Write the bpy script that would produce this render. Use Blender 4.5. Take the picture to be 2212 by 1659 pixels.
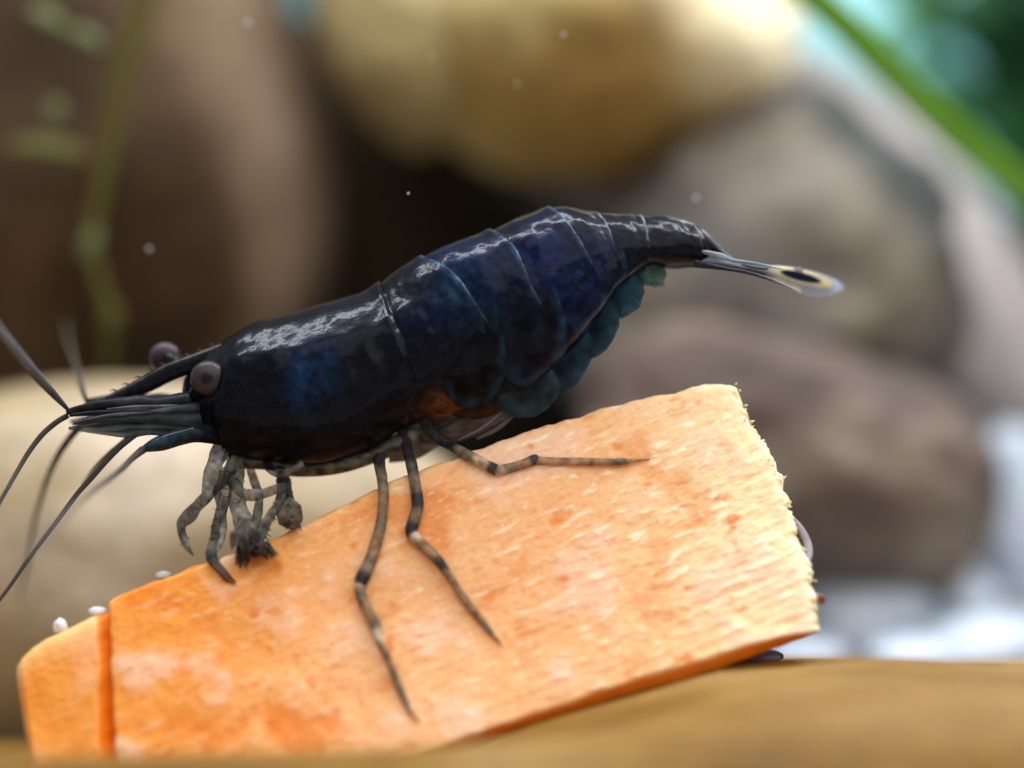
import bpy, bmesh, math, random
from mathutils import Vector, Matrix, noise as mn

for o in list(bpy.data.objects):
    bpy.data.objects.remove(o, do_unlink=True)
SC = bpy.context.scene
COL = SC.collection
random.seed(7)

# ------------------------------------------------------------------ camera (1 unit = 1 cm)
SC.unit_settings.system = 'METRIC'
SC.unit_settings.scale_length = 0.01
D = 6.0                       # camera to shrimp
FW = 3.25                     # picture width at the shrimp
S = FW / 2212.0
cam = bpy.data.cameras.new('camera')
cam.sensor_width = 36.0
cam.lens = 36.0 * D / FW
cam.clip_start = 0.01
cam.clip_end = 500
cam.dof.use_dof = True
cam.dof.focus_distance = D - 0.14
cam.dof.aperture_fstop = cam.lens * 1e-3 / 0.36
camo = bpy.data.objects.new('camera', cam)
COL.objects.link(camo)
camo.location = (0, -D, 0)
camo.rotation_euler = (math.radians(90), 0, 0)
SC.camera = camo

# ------------------------------------------------------------------ light
SC.view_settings.view_transform = 'Standard'
SC.view_settings.look = 'None'
SC.view_settings.gamma = 1.0
SC.view_settings.exposure = 0.0
SC.view_settings.use_curve_mapping = False
W = bpy.data.worlds.new('World')
SC.world = W
W.use_nodes = True
W.node_tree.nodes['Background'].inputs[0].default_value = (0.95, 0.94, 0.92, 1)
W.node_tree.nodes['Background'].inputs[1].default_value = 0.42

def area(name, loc, target, sx, sy, power, color, flat=False):
    l = bpy.data.lights.new(name, 'AREA')
    l.shape = 'RECTANGLE'; l.size = sx; l.size_y = sy
    l.energy = power; l.color = color
    o = bpy.data.objects.new(name, l); COL.objects.link(o)
    o.location = loc
    if not flat: o.rotation_euler = (Vector(target) - Vector(loc)).to_track_quat('-Z', 'Y').to_euler()
    return o
area('aquarium_lamp', (0.5, 0.9, 6.0), None, 11.0, 0.5, 820, (0.84, 0.91, 1.0), True)
area('front_fill_lamp', (3.4, -4.2, 7.6), (0.7, -0.3, -0.5), 18.0, 12.0, 1350, (1.0, 0.98, 0.95))  # added fill panel, brightens the carrot's cut face
area('aquarium_lamp_rear', (5.0, 6.5, 7.0), (2.0, 4.2, 0.6), 5.0, 3.0, 480, (0.93, 0.97, 1.0))
area('back_wall_fill', (5.0, 12.5, 6.5), (4.5, 14.0, 1.0), 6.0, 2.0, 480, (0.90, 0.97, 1.0))  # added lamp, only there to brighten the rear wall

# ------------------------------------------------------------------ helpers
def P(dx, dy, Y=0.0):
    """a point at depth Y that lies on the sight line through (dx,dy) of the 2212-wide picture"""
    k = (D + Y) / D
    return Vector(((dx - 1106.0) * S * k, Y, -(dy - 829.5) * S * k))

def lerp(a, b, t): return a + (b - a) * t
def clamp(x, a=0.0, b=1.0): return a if x < a else b if x > b else x
def sstep(a, b, x):
    t = clamp((x - a) / (b - a)); return t * t * (3 - 2 * t)
def mixc(a, b, t):
    t = clamp(t); return tuple(a[i] + (b[i] - a[i]) * t for i in range(3))
def srgb(r, g, b):
    f = lambda c: (c / 255 / 12.92) if c / 255 <= 0.04045 else ((c / 255 + 0.055) / 1.055) ** 2.4
    return (f(r), f(g), f(b))
def cr(p, t):
    """Catmull-Rom through list p at t in 0..len-1 (vectors or floats)"""
    n = len(p)
    i = min(int(t), n - 2); f = t - i
    a = p[max(i - 1, 0)]; b = p[i]; c = p[i + 1]; d = p[min(i + 2, n - 1)]
    return 0.5 * ((2 * b) + (c - a) * f + (2 * a - 5 * b + 4 * c - d) * f * f + (3 * b - a - 3 * c + d) * f ** 3)
def piecewise(tab, x):
    if x <= tab[0][0]: return tab[0][1]
    for (x0, y0), (x1, y1) in zip(tab, tab[1:]):
        if x <= x1: return lerp(y0, y1, (x - x0) / (x1 - x0))
    return tab[-1][1]
def fbm(v, o=3):
    s = 0; a = 1.0; f = 1.0
    for _ in range(o):
        s += a * mn.noise(v * f); a *= 0.5; f *= 2.1
    return s

def mesh_obj(name, verts, faces, mat, parent=None, cols=None, smooth=True):
    me = bpy.data.meshes.new(name)
    me.from_pydata([tuple(v) for v in verts], [], faces)
    if cols:
        at = me.color_attributes.new('Col', 'FLOAT_COLOR', 'POINT')
        flat = []
        for c in cols: flat.extend((c[0], c[1], c[2], c[3] if len(c) > 3 else 1.0))
        at.data.foreach_set('color', flat)
    bm = bmesh.new(); bm.from_mesh(me)
    bmesh.ops.recalc_face_normals(bm, faces=bm.faces)
    bm.to_mesh(me); bm.free()
    if smooth: me.polygons.foreach_set('use_smooth', [True] * len(me.polygons))
    me.materials.append(mat)
    o = bpy.data.objects.new(name, me); COL.objects.link(o)
    if parent:
        o.parent = parent
        o.matrix_parent_inverse = Matrix.Identity(4) if parent.parent else Matrix.Translation(-parent.location)
    return o
def root_loc(p):
    v = Vector((0, 0, 0))
    while p: v += p.location; p = p.parent
    return v
def centre_origin(o):
    """put a top-level mesh's origin at its own centre"""
    vs = o.data.vertices
    c = sum((v.co for v in vs), Vector()) / len(vs)
    o.data.transform(Matrix.Translation(-c)); o.location = c
    return o
def tag(o, label, cat=None, group=None, kind=None):
    o['label'] = label
    if cat: o['category'] = cat
    if group: o['group'] = group
    if kind: o['kind'] = kind
    return o
def empty(name, loc):
    o = bpy.data.objects.new(name, None); COL.objects.link(o); o.location = loc
    o.empty_display_size = 0.1
    return o

def tube_data(pts, rads, seg=10, sub=6, cols=None, flat=1.0, jit=0.0):
    """rings along a smooth curve; returns verts, faces, colours"""
    n = len(pts); N = (n - 1) * sub + 1
    cs = []; rs = []; cc = []
    for i in range(N):
        t = i / sub
        cs.append(cr(pts, min(t, n - 1 - 1e-6))); rs.append(max(1e-4, cr(rads, min(t, n - 1 - 1e-6))))
        if cols:
            j = min(int(t), n - 2); cc.append(mixc(cols[j], cols[j + 1], sstep(0.3, 0.7, t - j)))
    V = []; F = []; C = []
    up = Vector((0, -1, 0))
    for i in range(N):
        tg = (cs[min(i + 1, N - 1)] - cs[max(i - 1, 0)]).normalized()
        a = tg.cross(up)
        if a.length < 1e-4: a = tg.cross(Vector((1, 0, 0)))
        a.normalize(); b = tg.cross(a).normalized()
        for k in range(seg):
            an = 2 * math.pi * k / seg
            r = rs[i]
            if jit: r *= 1 + jit * mn.noise(cs[i] * 22 + Vector((math.cos(an), math.sin(an), 0)) * 1.3)
            V.append(cs[i] + a * (math.cos(an) * r) + b * (math.sin(an) * r * flat))
            if cols: C.append(cc[i])
    for i in range(N - 1):
        for k in range(seg):
            F.append((i * seg + k, i * seg + (k + 1) % seg, (i + 1) * seg + (k + 1) % seg, (i + 1) * seg + k))
    V.append(cs[0]); V.append(cs[-1])
    if cols: C.append(cc[0]); C.append(cc[-1])
    a0 = len(V) - 2
    for k in range(seg):
        F.append((a0, (k + 1) % seg, k)); F.append((a0 + 1, (N - 1) * seg + k, (N - 1) * seg + (k + 1) % seg))
    return V, F, (C if cols else None)
def tube(name, pts, rads, mat, parent=None, **k):
    V, F, C = tube_data(pts, rads, **k)
    return mesh_obj(name, V, F, mat, parent, C)
def join(datas):
    V = []; F = []; C = []
    for v, f, c in datas:
        b = len(V); V += v; F += [tuple(i + b for i in q) for q in f]
        if c: C += c
    return V, F, (C or None)

# ------------------------------------------------------------------ materials
def mat(name):
    m = bpy.data.materials.new(name); m.use_nodes = True
    return m, m.node_tree, m.node_tree.nodes['Principled BSDF']
def N(nt, t, **kw):
    n = nt.nodes.new(t)
    for k, v in kw.items(): setattr(n, k, v)
    return n
def bump(nt, bs, scale, strength, dist=0.02, detail=4, coat=False, coord='Object', vecscale=None):
    tc = N(nt, 'ShaderNodeTexCoord'); nz = N(nt, 'ShaderNodeTexNoise')
    nz.inputs['Scale'].default_value = scale; nz.inputs['Detail'].default_value = detail
    if vecscale:
        mp = N(nt, 'ShaderNodeMapping'); mp.inputs['Scale'].default_value = vecscale
        nt.links.new(tc.outputs[coord], mp.inputs[0]); nt.links.new(mp.outputs[0], nz.inputs['Vector'])
    else:
        nt.links.new(tc.outputs[coord], nz.inputs['Vector'])
    b = N(nt, 'ShaderNodeBump'); b.inputs['Strength'].default_value = strength; b.inputs['Distance'].default_value = dist
    nt.links.new(nz.outputs['Fac'], b.inputs['Height']); nt.links.new(b.outputs[0], bs.inputs['Normal'])
    if coat: nt.links.new(b.outputs[0], bs.inputs['Coat Normal'])
    return nz
def vcol_mat(name, rough=0.4, ior=1.2, coat=0.0, coatrough=0.1, bumpscale=None, bumpstr=0.2, bumpdist=0.01, alpha=False,
             transl=0.0, sss=0.0, sssr=(0.1, 0.04, 0.015), var=0.0, varscale=30.0):
    m, nt, bs = mat(name)
    at = N(nt, 'ShaderNodeAttribute', attribute_name='Col')
    col = at.outputs['Color']
    if var:
        tc = N(nt, 'ShaderNodeTexCoord'); nz = N(nt, 'ShaderNodeTexNoise')
        nz.inputs['Scale'].default_value = varscale; nz.inputs['Detail'].default_value = 5
        nt.links.new(tc.outputs['Object'], nz.inputs['Vector'])
        mr = N(nt, 'ShaderNodeMapRange'); mr.inputs['From Min'].default_value = 0.3; mr.inputs['From Max'].default_value = 0.7
        mr.inputs['To Min'].default_value = 1 - var; mr.inputs['To Max'].default_value = 1 + var
        nt.links.new(nz.outputs['Fac'], mr.inputs['Value'])
        mx = N(nt, 'ShaderNodeMix', data_type='RGBA', blend_type='MULTIPLY'); mx.inputs['Factor'].default_value = 1.0
        nt.links.new(col, mx.inputs['A']); nt.links.new(mr.outputs['Result'], mx.inputs['B'])
        col = mx.outputs['Result']
    nt.links.new(col, bs.inputs['Base Color'])
    bs.inputs['Roughness'].default_value = rough; bs.inputs['IOR'].default_value = ior
    bs.inputs['Coat Weight'].default_value = coat; bs.inputs['Coat Roughness'].default_value = coatrough
    bs.inputs['Coat IOR'].default_value = 1.22
    if sss:
        bs.inputs['Subsurface Weight'].default_value = sss; bs.inputs['Subsurface Radius'].default_value = sssr
        bs.inputs['Subsurface Scale'].default_value = 1.0
    if bumpscale: bump(nt, bs, bumpscale, bumpstr, bumpdist, coat=coat > 0, detail=2.6 if coat > 0.4 else 4)
    if alpha: nt.links.new(at.outputs['Alpha'], bs.inputs['Alpha'])
    if transl:
        tr = N(nt, 'ShaderNodeBsdfTranslucent'); nt.links.new(col, tr.inputs['Color'])
        ms = N(nt, 'ShaderNodeMixShader'); ms.inputs[0].default_value = transl
        out = nt.nodes['Material Output']
        nt.links.new(bs.outputs[0], ms.inputs[1]); nt.links.new(tr.outputs[0], ms.inputs[2]); nt.links.new(ms.outputs[0], out.inputs['Surface'])
    return m
def stone_mat(name, c1, c2, c3, scale, seed, rough=0.75, vec=(1, 1, 1), bumpstr=0.4, contrast=(0.35, 0.65), end_shading=None):
    m, nt, bs = mat(name)
    tc = N(nt, 'ShaderNodeTexCoord'); mp = N(nt, 'ShaderNodeMapping')
    mp.inputs['Location'].default_value = (seed * 3.1, seed * 1.7, seed); mp.inputs['Scale'].default_value = vec
    nt.links.new(tc.outputs['Object'], mp.inputs[0])
    nz = N(nt, 'ShaderNodeTexNoise'); nz.inputs['Scale'].default_value = scale; nz.inputs['Detail'].default_value = 5
    nz.inputs['Distortion'].default_value = 0.6
    nt.links.new(mp.outputs[0], nz.inputs['Vector'])
    rp = N(nt, 'ShaderNodeValToRGB')
    e = rp.color_ramp.elements
    e[0].position = contrast[0]; e[0].color = (*c1, 1); e[1].position = contrast[1]; e[1].color = (*c3, 1)
    k = e.new(0.5); k.color = (*c2, 1)
    nt.links.new(nz.outputs['Fac'], rp.inputs[0])
    nz2 = N(nt, 'ShaderNodeTexNoise'); nz2.inputs['Scale'].default_value = scale * 9; nz2.inputs['Detail'].default_value = 6
    nt.links.new(mp.outputs[0], nz2.inputs['Vector'])
    mr = N(nt, 'ShaderNodeMapRange'); mr.inputs['To Min'].default_value = 0.65; mr.inputs['To Max'].default_value = 1.35
    nt.links.new(nz2.outputs['Fac'], mr.inputs['Value'])
    mx = N(nt, 'ShaderNodeMix', data_type='RGBA', blend_type='MULTIPLY'); mx.inputs['Factor'].default_value = 1
    nt.links.new(rp.outputs[0], mx.inputs['A']); nt.links.new(mr.outputs['Result'], mx.inputs['B'])
    res = mx.outputs['Result']
    if end_shading:       # light or shade painted on one end of the stone: (direction, from, to, colour)
        vd, v0, v1, vc = end_shading
        dp = N(nt, 'ShaderNodeVectorMath', operation='DOT_PRODUCT'); dp.inputs[1].default_value = vd
        nt.links.new(tc.outputs['Object'], dp.inputs[0])
        ad = N(nt, 'ShaderNodeMath', operation='MULTIPLY_ADD'); ad.inputs[1].default_value = 1.2 * (v1 - v0)
        nt.links.new(nz.outputs['Fac'], ad.inputs[0]); nt.links.new(dp.outputs['Value'], ad.inputs[2])
        m2 = N(nt, 'ShaderNodeMapRange', interpolation_type='SMOOTHSTEP')
        m2.inputs['From Min'].default_value = v0 + 0.6 * (v1 - v0); m2.inputs['From Max'].default_value = v1 + 0.6 * (v1 - v0)
        nt.links.new(ad.outputs[0], m2.inputs['Value'])
        m3 = N(nt, 'ShaderNodeMix', data_type='RGBA'); m3.inputs['B'].default_value = (*vc, 1)
        nt.links.new(m2.outputs['Result'], m3.inputs['Factor']); nt.links.new(res, m3.inputs['A'])
        res = m3.outputs['Result']
    nt.links.new(res, bs.inputs['Base Color'])
    bs.inputs['Roughness'].default_value = rough
    bs.inputs['IOR'].default_value = 1.25
    b = N(nt, 'ShaderNodeBump'); b.inputs['Strength'].default_value = bumpstr; b.inputs['Distance'].default_value = 0.05
    nt.links.new(nz2.outputs['Fac'], b.inputs['Height']); nt.links.new(b.outputs[0], bs.inputs['Normal'])
    return m
def plain(name, c, rough=0.5, ior=1.3, transl=0.0, alpha=1.0, bumpscale=None, bumpstr=0.3):
    m, nt, bs = mat(name)
    bs.inputs['Base Color'].default_value = (*c, 1); bs.inputs['Roughness'].default_value = rough; bs.inputs['IOR'].default_value = ior
    bs.inputs['Alpha'].default_value = alpha
    nz = bump(nt, bs, bumpscale or 20, bumpstr, 0.01)
    mr = N(nt, 'ShaderNodeMapRange'); mr.inputs['To Min'].default_value = 0.7; mr.inputs['To Max'].default_value = 1.3
    nt.links.new(nz.outputs['Fac'], mr.inputs['Value'])
    mx = N(nt, 'ShaderNodeMix', data_type='RGBA', blend_type='MULTIPLY'); mx.inputs['Factor'].default_value = 1
    mx.inputs['A'].default_value = (*c, 1); nt.links.new(mr.outputs['Result'], mx.inputs['B'])
    nt.links.new(mx.outputs['Result'], bs.inputs['Base Color'])
    if transl:
        tr = N(nt, 'ShaderNodeBsdfTranslucent'); tr.inputs['Color'].default_value = (*c, 1)
        ms = N(nt, 'ShaderNodeMixShader'); ms.inputs[0].default_value = transl
        nt.links.new(bs.outputs[0], ms.inputs[1]); nt.links.new(tr.outputs[0], ms.inputs[2])
        nt.links.new(ms.outputs[0], nt.nodes['Material Output'].inputs['Surface'])
    return m

# ================================================================== SETTING
def floor_z(x, y): return -1.85 + 0.115 * (max(y, -1.0) + 1.0)
sand = stone_mat('sand', srgb(150, 140, 120), srgb(190, 185, 172), srgb(215, 215, 212), 2.0, 1, bumpstr=0.8)
V = []; F = []
nx, ny = 60, 60
for j in range(ny + 1):
    for i in range(nx + 1):
        x = -16 + 32 * i / nx; y = -9 + 24 * j / ny
        V.append((x, y, floor_z(x, y) + 0.04 * mn.noise(Vector((x * 1.5, y * 1.5, 0)))))
for j in range(ny):
    for i in range(nx):
        a = j * (nx + 1) + i; F.append((a, a + 1, a + nx + 2, a + nx + 1))
o = mesh_obj('gravel_bed', V, F, sand)
tag(o, 'pale gravel bed sloping up behind the stones', kind='structure')

backm = stone_mat('back_pane', srgb(95, 150, 150), srgb(140, 190, 195), srgb(165, 210, 222), 0.35, 3, bumpstr=0.05)
V = []; F = []
for j in range(13):
    for i in range(17):
        V.append((-16 + 2 * i, 15 + 0.05 * mn.noise(Vector((i, j, 0))), -3 + 1.5 * j))
for j in range(12):
    for i in range(16):
        a = j * 17 + i; F.append((a, a + 1, a + 18, a + 17))
o = mesh_obj('back_wall', V, F, backm)
tag(o, 'pale teal rear wall of the tank behind the plants', kind='structure')

# ------------------------------------------------------------------ stones
def rock(name, dx, dy, Y, rx, ry, rdepth, rot, seed, amp, m, label, cat='stone', group=None, freq=1.0, flatten=None, sub=5, power=1.0):
    bm = bmesh.new(); bmesh.ops.create_icosphere(bm, subdivisions=sub, radius=1.0)
    k = (D + Y) / D
    c = P(dx, dy, Y)
    R = Matrix.Rotation(math.radians(rot), 3, 'Y')
    off = Vector((seed * 7.3, seed * 3.7, seed * 1.9))
    for v in bm.verts:
        d = v.co.normalized()
        if power != 1.0:
            d = Vector([math.copysign(abs(q) ** power, q) for q in d])
        h = 1 + amp * fbm(d * freq + off, 4)
        p = Vector((d.x * rx * S * k * h, d.y * rdepth * h, d.z * ry * S * k * h))
        v.co = R @ p
    me = bpy.data.meshes.new(name); bm.to_mesh(me); bm.free()
    me.polygons.foreach_set('use_smooth', [True] * len(me.polygons))
    me.materials.append(m)
    o = bpy.data.objects.new(name, me); COL.objects.link(o); o.location = c
    return tag(o, label, cat, group)

m_brown = stone_mat('brown_stone', srgb(60, 44, 29), srgb(86, 66, 44), srgb(110, 90, 66), 0.7, 2, vec=(1, 1, 0.7), end_shading=((1, -0.25, 0.1), 0.78, 1.4, srgb(134, 114, 96)))  # paler right flank paints the light falling from the right
m_ochre = stone_mat('ochre_stone', srgb(150, 120, 66), srgb(170, 145, 88), srgb(198, 180, 126), 0.8, 6, end_shading=((1, -0.2, 0.3), 0.15, 0.8, srgb(246, 232, 196)))  # cream right end paints the strong light on this stone
m_ochre2 = stone_mat('pale_ochre_stone', srgb(138, 112, 62), srgb(160, 138, 88), srgb(182, 166, 122), 0.7, 9)
m_grey = stone_mat('grey_stone', srgb(74, 70, 69), srgb(100, 93, 86), srgb(128, 119, 103), 1.0, 4, vec=(0.8, 1, 1.5), end_shading=((0.75, 0, 0.62), 0.50, 0.85, srgb(52, 55, 53)))  # dark upper right end paints the shade against the stone behind
m_red = stone_mat('red_brown_stone', srgb(74, 63, 57), srgb(97, 84, 76), srgb(122, 109, 96), 1.1, 17, vec=(0.8, 1, 1.6))
m_pale = stone_mat('pale_grey_stone', srgb(112, 101, 96), srgb(134, 124, 119), srgb(152, 144, 143), 0.6, 5)
m_beige = stone_mat('beige_stone', srgb(136, 118, 84), srgb(160, 142, 112), srgb(186, 170, 150), 0.6, 8)
m_dark = stone_mat('gap_shade', srgb(26, 21, 16), srgb(42, 33, 22), srgb(60, 46, 28), 0.6, 11)  # near black colour stands in for shade in the gap
m_white = stone_mat('white_pebble', srgb(160, 170, 180), srgb(182, 192, 204), srgb(204, 212, 226), 1.5, 12, rough=0.45)

rock('stone', 215, 300, 3.8, 470, 640, 1.3, -4, 1, 0.10, m_brown, 'big dark brown stone with light painted on its right flank, behind the shrimp head', power=0.8)
rock('stone', 890, 20, 4.0, 215, 295, 0.95, -12, 2, 0.10, m_ochre2, 'small pale ochre stone wedged between the brown and the yellow stone')
rock('stone', 1290, 40, 3.9, 440, 370, 1.2, -6, 3, 0.14, m_ochre, 'yellow ochre stone with bright light painted on its right end above the shrimp back')
rock('stone', 1650, 660, 3.9, 400, 440, 1.1, 28, 4, 0.15, m_grey, 'large grey stone with shade painted on its upper edge, behind the shrimp tail', power=0.85, freq=1.4)
rock('stone', 1690, 1000, 3.0, 455, 275, 0.9, 14, 31, 0.13, m_red, 'low reddish brown stone behind the right end of the carrot', power=0.85, freq=1.3)
rock('stone', 1960, 690, 5.6, 260, 660, 1.3, -32, 5, 0.08, m_pale, 'pale pinkish grey stone slanting behind the large grey stone')
rock('stone', 300, 1262, 2.0, 760, 450, 0.9, 2, 6, 0.06, m_beige, 'low smooth beige stone under the antennae, left of the carrot', power=0.85)
rock('shade_rock', 920, 620, 6.2, 520, 620, 1.2, 0, 7, 0.12, m_dark, 'near black rock added to paint the shade behind the shrimp back', 'shade_rock')  # added mass, its dark colour fills the gap with shade

# white pebbles at the right
peb = [(1860, 1330, 2.6, 150, 110, 'largest white pebble beside the lower right corner of the carrot'),
       (2110, 1400, 2.3, 150, 75, 'flat bluish white pebble at the right edge, just above the wood'),
       (2050, 1290, 3.1, 110, 60, 'white pebble behind the flat bluish one'),
       (2200, 1120, 3.6, 110, 200, 'tall pale greenish white pebble at the right edge beside the grey stone'),
       (1730, 1420, 2.4, 110, 60, 'low white pebble just right of the carrot underside'),
       (1960, 1420, 1.9, 90, 45, 'small white pebble between the two biggest ones'),
       (780, 1190, 3.0, 190, 130, 'pale grey white pebble seen under the shrimp belly, over the carrot')]
for i, (x, y, Y, rx, ry, lab) in enumerate(peb):
    rock('pebble', x, y, Y, rx, ry, 0.28, random.uniform(-15, 15), 20 + i, 0.12, m_white, lab, 'pebble', 'white pebbles on the gravel', sub=4, power=0.9)
# loose gravel, uncountable
bm = bmesh.new()
for i in range(900):
    x = random.uniform(-9, 11); y = random.uniform(1.2, 12)
    r = random.uniform(0.12, 0.3)
    mt = Matrix.Translation((x, y, floor_z(x, y) + r * 0.3)) @ Matrix.Rotation(random.uniform(0, 6.28), 4, 'Z') @ Matrix.Diagonal((r * random.uniform(.8, 1.4), r * random.uniform(.8, 1.2), r * random.uniform(.55, .8), 1))
    bmesh.ops.create_icosphere(bm, subdivisions=2, radius=1, matrix=mt)
me = bpy.data.meshes.new('gravel'); bm.to_mesh(me); bm.free()
me.polygons.foreach_set('use_smooth', [True] * len(me.polygons)); me.materials.append(m_white)
o = bpy.data.objects.new('gravel', me); COL.objects.link(o)
tag(o, 'loose white gravel lying over the sloping bed', 'gravel', kind='stuff')

# ------------------------------------------------------------------ wooden ledge
def ledge_h(x, y):
    lip = piecewise([(-4, -1.02), (-1.7, -0.955), (-0.9, -0.94), (0.0, -0.915), (0.6, -0.87), (1.3, -0.815), (2.2, -0.79), (4, -0.76)], x)
    inner = piecewise([(-4, -1.3), (-1.7, -1.24), (-0.6, -1.2), (0.1, -0.985), (0.6, -0.838), (0.9, -0.82), (1.3, -0.835), (2.2, -0.87), (4, -0.85)], x)
    back = piecewise([(-4, -1.3), (-1.7, -1.22), (0.1, -1.03), (0.6, -0.91), (1.0, -0.91), (1.6, -0.92), (2.2, -0.915), (4, -0.9)], x)
    t = sstep(-1.2, -0.75, y)
    h = lerp(lip, inner, t)
    h = lerp(h, back, sstep(-0.5, 0.3, y))
    h -= 0.10 * sstep(0.2, 1.0, y)
    return h + 0.012 * fbm(Vector((x * 1.2, y * 5, 3.0)), 3)
wood = stone_mat('ochre_wood', srgb(106, 74, 26), srgb(126, 92, 34), srgb(142, 112, 62), 1.4, 14, rough=0.6, vec=(0.7, 1.6, 1.6), bumpstr=0.5)
V = []; F = []
nu = 160
prof = []
for j in range(12): prof.append(('front', j / 12))
for j in range(41): prof.append(('top', j / 40))
for j in range(1, 9): prof.append(('back', j / 8))
for i in range(nu + 1):
    x = -7 + 14 * i / nu
    for kind, t in prof:
        if kind == 'front':
            a = t * math.pi / 2
            zt = ledge_h(x, -1.2)
            y = -1.2 - 0.34 * math.cos(a) ** 1.0; z = zt - 1.0 + (0.66 + 0.34 * math.sin(a) - 0) if t > 0 else -2.0
            V.append((x, y + 0.02 * mn.noise(Vector((x, z * 3, 2))), z))
        elif kind == 'top':
            y = lerp(-1.2, 1.0, t); V.append((x, y, ledge_h(x, y)))
        else:
            V.append((x, 1.0 + 0.2 * math.sin(t * 1.57), lerp(ledge_h(x, 1.0), -2.0, t)))
n = len(prof)
for i in range(nu):
    for j in range(n - 1):
        a = i * n + j; F.append((a, a + 1, a + n + 1, a + n))
o = mesh_obj('wooden_ledge', V, F, wood)
tag(centre_origin(o), 'smooth ochre wooden ledge carrying the carrot, blurred in the foreground', 'wood')

# ================================================================== CARROT
KZ, KX = 0.50, -0.03
Y0, Z0 = -0.15, P(1401, 992).z
def on_carrot(dx, dy, off=0.0):
    """point of the sight line (dx,dy) on the carrot's cut face, off = towards the camera"""
    X = (dx - 1106.0) * S; Z = -(dy - 829.5) * S
    Y = (Y0 + KZ * (Z - Z0) + KX * X) / (1 - KZ * Z / D - KX * X / D)
    return P(dx, dy, Y - off)
FN = Vector((KX, -1, KZ)).normalized()      # face normal towards the camera
TOP = [(232, 1290), (330, 1245), (415, 1217), (520, 1182), (600, 1150), (690, 1106), (800, 1052), (900, 1008), (1000, 974), (1100, 938), (1210, 902), (1320, 872), (1400, 852), (1470, 833), (1530, 822), (1585, 820)]
BOT = [(262, 1850), (400, 1790), (560, 1738), (700, 1690), (850, 1640), (955, 1606), (1095, 1558), (1239, 1511), (1295, 1488), (1407, 1455), (1547, 1412), (1620, 1391), (1676, 1376), (1768, 1360)]
BOT2 = [(262, 1880), (400, 1820), (560, 1768), (700, 1720), (850, 1668), (955, 1632), (1095, 1588), (1239, 1542), (1323, 1512), (1463, 1474), (1547, 1447), (1620, 1420), (1676, 1398), (1768, 1364)]
def along(tab, x):
    return piecewise([(a, b) for a, b in tab], x)
LEFT = [(0.0, 0), (0.3, 6), (0.6, 14), (0.75, 20), (1.0, 30)]
RIGHT = [(0.0, 0), (0.13, 30), (0.16, 32), (0.22, 62), (0.38, 105), (0.54, 125), (0.65, 146), (0.74, 170), (0.87, 180), (1.0, 183)]
c_left, c_mid, c_right = srgb(235, 152, 66), srgb(243, 183, 128), srgb(250, 224, 180)
c_deep, c_pale, c_pink = srgb(226, 124, 30), srgb(252, 238, 214), srgb(246, 200, 172)
ST = math.radians(22)
def carrot_tex(dx, dy):
    a = (dx * math.cos(ST) - dy * math.sin(ST)) / 100.0; b = (dx * math.sin(ST) + dy * math.cos(ST)) / 100.0
    streak = fbm(Vector((a * 1.6, b * 6.5, 1.0)), 4)
    fine = fbm(Vector((a * 5, b * 19, 9.0)), 3)
    mott = fbm(Vector((dx / 170.0, dy / 150.0, 5.0)), 4)
    wr = sstep(600, 1650, dx + 0.25 * (1300 - dy))
    c = mixc(c_left, c_mid, sstep(380, 900, dx + 0.3 * (dy - 1300)))
    c = mixc(c, c_right, sstep(1150, 1750, dx - 0.25 * (dy - 1100)) * 0.9)
    c = mixc(c, c_pink, sstep(0.05, 0.55, mott) * 0.7)
    c = mixc(c, c_deep, sstep(0.12, 0.62, -mott) * (0.75 - 0.35 * wr))
    spot = fbm(Vector((dx / 62.0, dy / 50.0, 31.0)), 3)
    c = mixc(c, c_deep, sstep(0.45, 0.85, spot) * 0.7)
    c = mixc(c, c_pale, sstep(0.25, 0.8, streak) * (0.2 + 0.65 * wr))
    c = mixc(c, c_deep, sstep(0.25, 0.8, -streak) * 0.4)
    flake = fbm(Vector((a * 3.2 + 50, b * 8.5, 2.0)), 3)
    fl = sstep(0.42, 0.95, flake) * (0.15 + 0.85 * sstep(500, 1100, dx))
    c = mixc(c, c_pale, fl * 0.5)
    g = 1 + 0.05 * fine
    h = 0.0026 * streak * (0.3 + wr) + 0.0012 * fine + 0.002 * fl - 0.001 * sstep(0.45, 0.85, spot) + 0.007 * mott
    return tuple(q * g for q in c), h
carrot_mat = vcol_mat('carrot_flesh', rough=0.33, ior=1.25, sss=0.4, sssr=(0.12, 0.05, 0.012), bumpscale=45, bumpstr=0.12, bumpdist=0.004, var=0.05, varscale=60)
carrot = empty('carrot_slice', P(950, 1500, -0.3))
V = []; F = []; C = []
NU, NV = 620, 210
BACK = Vector((0, 0.94, -0.34)).normalized()
TH = 0.42
rows = None
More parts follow.
